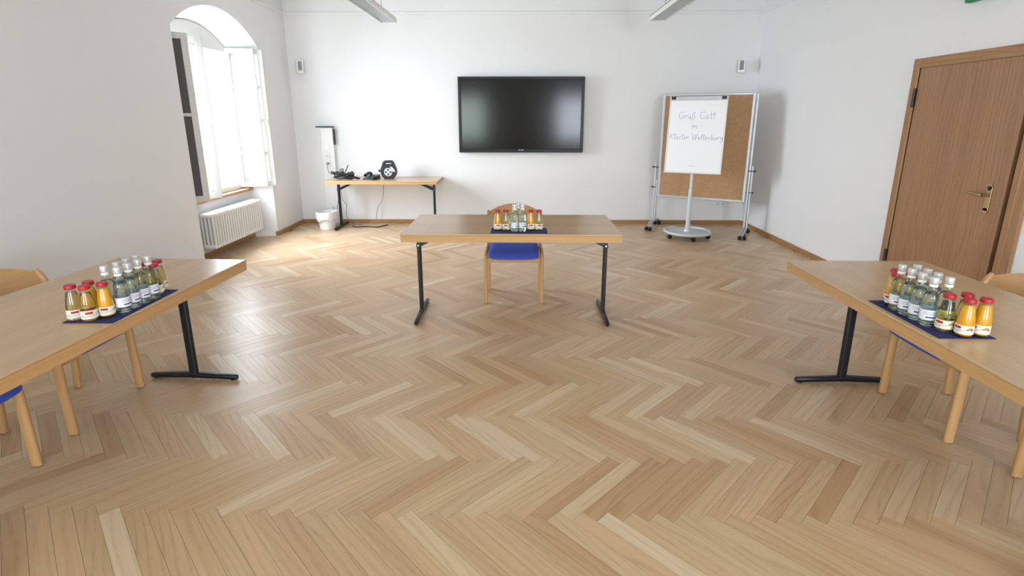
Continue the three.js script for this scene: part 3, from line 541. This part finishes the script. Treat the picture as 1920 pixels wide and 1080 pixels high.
// ---------------------------------------------------------------- wastebasket
{
  const B = thing('wastebasket', 'white plastic wastebasket with a bag folded over the rim', 'wastebasket', [-2.72, 0, -7.22]);
  part('bucket', lathe([[0.0001, 0.012], [0.1, 0.012], [0.102, 0.002], [0.106, 0.002], [0.138, 0.245], [0.134, 0.245], [0.104, 0.016], [0.0001, 0.016]], 40), M.bin, B);
  const pts = []; for (let i = 0; i <= 8; i++) pts.push([[0.13, 0.14], [0.145, 0.13], [0.151, 0.16], [0.153, 0.2], [0.153, 0.24], [0.149, 0.252], [0.14, 0.252], [0.13, 0.235], [0.125, 0.2]][i]);
  const g = lathe(pts, 60), p = g.attributes.position; for (let i = 0; i < p.count; i++) { const t = Math.atan2(p.getZ(i), p.getX(i)), k = 1 + 0.012 * Math.sin(t * 13 + p.getY(i) * 30) + 0.01 * Math.sin(t * 29 + 1); p.setX(i, p.getX(i) * k); p.setZ(i, p.getZ(i) * k); if (p.getY(i) < 0.15) p.setY(i, p.getY(i) + 0.014 * Math.sin(t * 5)); }
  g.computeVertexNormals(); part('bin_bag', g, phys('#f4f6f8', 0.35, { transmission: 0.25, thickness: 0, side: THREE.DoubleSide }), B);
}
// ---------------------------------------------------------------- casters shared by the two stands
const wheelGeo = merge([cyl(0.024, 0.024, 0.013).rotateZ(Math.PI / 2).translate(-0.011, 0.024, 0), cyl(0.024, 0.024, 0.013).rotateZ(Math.PI / 2).translate(0.011, 0.024, 0), cyl(0.006, 0.006, 0.034).rotateZ(Math.PI / 2).translate(0, 0.024, 0)]);
const forkGeo = merge([rbox(0.011, 0.03, 0.044, 0.004, 0, 0.04, 0.002), cyl(0.007, 0.007, 0.03, 0, 0.058, -0.012)]);
function caster(parent, x, z, turn) { const c = part('caster', forkGeo, M.darkGrey, parent); c.position.set(x, 0, z); c.rotation.y = turn; part('wheel', wheelGeo, M.rubber, c); return c; }
// ---------------------------------------------------------------- cork pinboard on wheels
{
  const th = -Math.atan2(0.53, 1.005), P = thing('cork_pinboard', 'cork pinboard in a silver frame on wheels, behind the flip chart', 'pinboard', [2.4425, 0, -7.085], th);
  const w = 1.136, y0 = 0.45, y1 = 1.84, f = 0.034, d = 0.03;
  const g = part('cork_panel', box(w - 2 * f + 0.004, y1 - y0 - 2 * f + 0.004, 0.016, 0, (y0 + y1) / 2, 0), M.cork, P); metric(g.geometry, 'x', 1, 1);
  for (const [bw, bh, x, y] of [[f, y1 - y0, -w / 2 + f / 2, (y0 + y1) / 2], [f, y1 - y0, w / 2 - f / 2, (y0 + y1) / 2], [w - 2 * f, f, 0, y0 + f / 2], [w - 2 * f, f, 0, y1 - f / 2]]) part('frame_rail', rbox(bw, bh, d, 0.008, x, y, 0), M.alu, P);
  for (const s of [-1, 1]) {
    for (const k of [0, 1]) {
      const x = s * (w / 2 + 0.022 + k * 0.03), z = -0.03 - k * 0.012;
      part('upright', rbox(0.026, k ? 0.86 : 0.6, 0.032, 0.008, x, k ? 0.5 : 0.39, z), M.alu, P);
      part('foot_bar', sweep(curve([[x - s * 0.012, 0.07, 0.25], [x, 0.095, 0.1], [x, 0.105, 0], [x, 0.095, -0.14], [x, 0.07, -0.29]], 20), 0.013, 0.014), M.alu, P);
      caster(P, x - s * 0.012 * 0 + (k ? 0.012 * s : -0.012 * s), 0.245 - k * 0.02, 0.3 * s); caster(P, x + (k ? 0.012 * s : -0.012 * s), -0.28 + k * 0.02, 0.5);
    }
    for (const y of [0.86, 0.58]) part('clamp_knob', merge([bar([s * (w / 2), y, -0.02], [s * (w / 2 + 0.09), y, -0.03], 0.006), cyl(0.012, 0.012, 0.016).rotateZ(Math.PI / 2).translate(s * (w / 2 + 0.085), y, -0.03)]), M.black, P);
  }
  part('back_post', rbox(0.03, y1 - y0, 0.03, 0.008, w / 2 + 0.022, (y0 + y1) / 2, -0.036), M.alu, P);
}
// ---------------------------------------------------------------- flip chart
{
  const F = thing('flip_chart', 'white flip chart with handwriting on a round wheeled base', 'flip chart', [2.205, 0, -6.74], -0.42);
  const ring = []; for (let i = 0; i <= 48; i++) { const t = -Math.PI / 2 + 0.3 + (Math.PI * 2 - 0.6) * i / 48; ring.push([0.285 * Math.cos(t), 0.082, 0.285 * Math.sin(t)]); }
  part('base_ring', tube(ring, 0.019, 96, 10).rotateY(0.42), M.silverPaint, F);
  part('base_plate', merge([cyl(0.27, 0.27, 0.01, 0, 0.078, 0, 48), cyl(0.05, 0.04, 0.03, 0, 0.098, 0)]), M.silverPaint, F);
  for (let i = 0; i < 5; i++) { const t = i * Math.PI * 2 / 5 + 1.15; caster(F, 0.262 * Math.cos(t), 0.262 * Math.sin(t), t * 1.7); }
  part('pole', merge([cyl(0.03, 0.024, 0.55, 0, 0.36, 0), cyl(0.019, 0.019, 0.75, 0, 0.95, -0.01)]), M.silverPaint, F);
  const B = new THREE.Group(); B.name = 'board'; F.add(B); B.position.set(0, 0.848, 0.045); B.rotation.x = -0.115;
  const w = 0.675, h = 0.95;
  part('panel', rbox(w, h, 0.018, 0.006, 0, h / 2, 0), M.whitePaint, B);
  part('panel_edge', merge([rbox(0.014, h, 0.026, 0.005, -w / 2, h / 2, 0), rbox(0.014, h, 0.026, 0.005, w / 2, h / 2, 0), rbox(w + 0.014, 0.014, 0.03, 0.005, 0, 0, 0.002)]), std('#ece9df', 0.45), B);
  part('paper_clamp', rbox(w - 0.02, 0.05, 0.022, 0.008, 0, h - 0.028, 0.018), M.alu, B);
  for (const s of [-1, 1]) part('clamp_end', rbox(0.055, 0.036, 0.028, 0.006, s * (w / 2 - 0.04), h - 0.026, 0.021), M.darkGrey, B);
  // handwriting: each letter is a few pen strokes in a box of its own
  const glyph = {
    G: [0.8, [[0.72, 0.85], [0.5, 1], [0.15, 0.85], [0.05, 0.45], [0.25, 0.05], [0.6, 0.05], [0.72, 0.4], [0.42, 0.42]]], r: [0.42, [[0.08, 0.5], [0.1, 0], [0.1, 0.3], [0.22, 0.48], [0.38, 0.48]]],
    'ü': [0.55, [[0.06, 0.5], [0.08, 0.1], [0.22, 0], [0.4, 0.15], [0.44, 0.5], [0.44, 0]], [[0.14, 0.72], [0.15, 0.66]], [[0.36, 0.72], [0.37, 0.66]]], 'ß': [0.55, [[0.08, -0.2], [0.1, 0.7], [0.28, 0.95], [0.44, 0.75], [0.26, 0.5], [0.46, 0.3], [0.36, 0.02], [0.2, 0.02]]],
    o: [0.5, [[0.25, 0.5], [0.06, 0.3], [0.14, 0.02], [0.36, 0.04], [0.44, 0.3], [0.25, 0.5]]], t: [0.38, [[0.2, 0.95], [0.18, 0.1], [0.26, 0], [0.36, 0.06]], [[0.04, 0.62], [0.36, 0.64]]], i: [0.24, [[0.12, 0.5], [0.12, 0.03], [0.2, 0]], [[0.13, 0.74], [0.14, 0.69]]],
    m: [0.78, [[0.06, 0.5], [0.08, 0], [0.1, 0.34], [0.24, 0.5], [0.34, 0.35], [0.36, 0], [0.38, 0.34], [0.52, 0.5], [0.64, 0.35], [0.66, 0]]], K: [0.72, [[0.1, 1], [0.1, 0]], [[0.6, 0.98], [0.12, 0.45]], [[0.22, 0.54], [0.64, 0]]], l: [0.3, [[0.08, 0.3], [0.22, 0.85], [0.14, 1], [0.1, 0.1], [0.24, 0]]],
    s: [0.42, [[0.36, 0.44], [0.2, 0.5], [0.1, 0.36], [0.32, 0.18], [0.22, 0], [0.06, 0.06]]], e: [0.46, [[0.08, 0.26], [0.36, 0.32], [0.26, 0.5], [0.08, 0.34], [0.1, 0.06], [0.28, 0], [0.42, 0.1]]], W: [1.0, [[0.04, 1], [0.22, 0]], [[0.22, 0], [0.48, 0.75]], [[0.48, 0.75], [0.7, 0]], [[0.7, 0], [0.94, 1]]],
    n: [0.52, [[0.06, 0.5], [0.08, 0], [0.1, 0.32], [0.26, 0.5], [0.4, 0.36], [0.42, 0]]], b: [0.5, [[0.1, 1], [0.1, 0.04], [0.3, 0], [0.44, 0.24], [0.3, 0.48], [0.1, 0.3]]], u: [0.54, [[0.06, 0.5], [0.08, 0.1], [0.22, 0], [0.4, 0.15], [0.44, 0.5], [0.44, 0]]], g: [0.52, [[0.42, 0.44], [0.22, 0.5], [0.06, 0.26], [0.2, 0], [0.4, 0.2], [0.42, 0.48], [0.4, -0.3], [0.22, -0.42], [0.06, -0.3]]], ' ': [0.5],
  };
  const sheet = labelTexture((x, W, H) => {
    x.fillStyle = '#fbfbfd'; x.fillRect(0, 0, W, H); x.strokeStyle = '#a3a3cf'; x.lineWidth = 5; x.lineCap = x.lineJoin = 'round';
    const write = (text, cx, base, size) => {
      let len = 0; for (const ch of text) len += glyph[ch][0]; let at = cx - len * size / 2;
      for (const ch of text) {
        for (const st of glyph[ch].slice(1)) {
          const P = st.map(([a, b]) => [at + a * size + b * size * 0.06, base - b * size]);
          x.beginPath(); x.moveTo(...P[0]);
          if (P.length === 2) x.lineTo(...P[1]); else { for (let i = 1; i < P.length - 1; i++) { const e = i === P.length - 2 ? P[i + 1] : [(P[i][0] + P[i + 1][0]) / 2, (P[i][1] + P[i + 1][1]) / 2]; x.quadraticCurveTo(P[i][0], P[i][1], e[0], e[1]); } }
          x.stroke();
        }
        at += glyph[ch][0] * size;
      }
    };
    write('Grüß Gott', W * 0.49, H * 0.262, 92); write('im', W * 0.47, H * 0.392, 80); write('Kloster Weltenburg', W * 0.515, H * 0.548, 74);
    x.fillStyle = '#d3d6e6'; x.fillRect(W * 0.42, H * 0.91, W * 0.13, H * 0.008);
  }, 664, 900);
  part('paper', new THREE.PlaneGeometry(w - 0.022, h - 0.058).translate(0, (h - 0.058) / 2 + 0.012, 0.0105), std('#ffffff', 0.75, { map: sheet }), B);
}
// ---------------------------------------------------------------- exit sign at the top of the right wall
{
  const E_ = thing('exit_sign', 'green emergency exit sign high above the wooden door', 'sign', [XR, 2.42, -4.02]);
  part('plate', rbox(0.05, 0.16, 0.3, 0.006, -0.025, 0, 0), M.green, E_);
  part('arrow', merge([box(0.002, 0.025, 0.1, -0.051, 0, 0.02), new THREE.ConeGeometry(0.035, 0.05, 3).rotateX(-Math.PI / 2).scale(0.03, 1, 1).translate(-0.051, 0, -0.05)]), M.white, E_);
}
// ---------------------------------------------------------------- outside: lawn, tree and house that the screen mirrors
{
  structure('ground', 'green lawn outside the building', 'lawn', span(-60, 60, -3.9, -3.6, -60, 60), M.grass);
  const T = thing('garden_tree', 'leafy green tree outside the rear window', 'tree', [-3.6, -3.6, 12]);
  part('trunk', sweep(curve([[0, 0, 0], [0.05, 1.5, 0], [0, 3.2, 0.05], [0.1, 5, 0]], 12), 0.16, 0.16, V3(1, 0, 0), 10, 2, (t) => 1 - 0.6 * t), M.bark, T);
  const lg = new THREE.CircleGeometry(0.16, 5), leaves = new THREE.InstancedMesh(lg, M.leaf, 2600), q = new THREE.Object3D(), col = new THREE.Color();
  for (let i = 0; i < 2600; i++) { const v = V3(rr(-1, 1), rr(-1, 1), rr(-1, 1)); if (v.length() > 1) v.normalize(); q.position.set(v.x * 2, 5 + v.y * 2.2, v.z * 2); q.rotation.set(rr(0, 6), rr(0, 6), rr(0, 6)); q.updateMatrix(); leaves.setMatrixAt(i, q.matrix); leaves.setColorAt(i, col.setRGB(rr(0.7, 1.2), rr(0.8, 1.1), rr(0.5, 1))); }
  leaves.name = 'foliage'; leaves.userData.kind = 'stuff'; M.leaf.side = THREE.DoubleSide; T.add(shade(leaves));
  const Hs = thing('neighbour_house', 'pale house with a red tiled roof outside the rear window', 'house', [6.2, -3.6, 18]);
  part('wall', span(-4, 4, 0, 5.4, -3, 3), M.facade, Hs);
  const rs = new THREE.Shape([[-3.3, 5.4], [3.3, 5.4], [0, 8]].map((p) => new THREE.Vector2(...p)));
  part('roof', new THREE.ExtrudeGeometry(rs, { depth: 8.4, bevelEnabled: false }).rotateY(Math.PI / 2).translate(-4.2, 0, 0), M.roof, Hs);
  for (const x of [-2.6, -0.9, 0.9, 2.6]) part('window', box(0.8, 1.2, 0.06, x, 3.6, -3.01), M.darkGrey, Hs);
}
renderer.render(scene, camera);
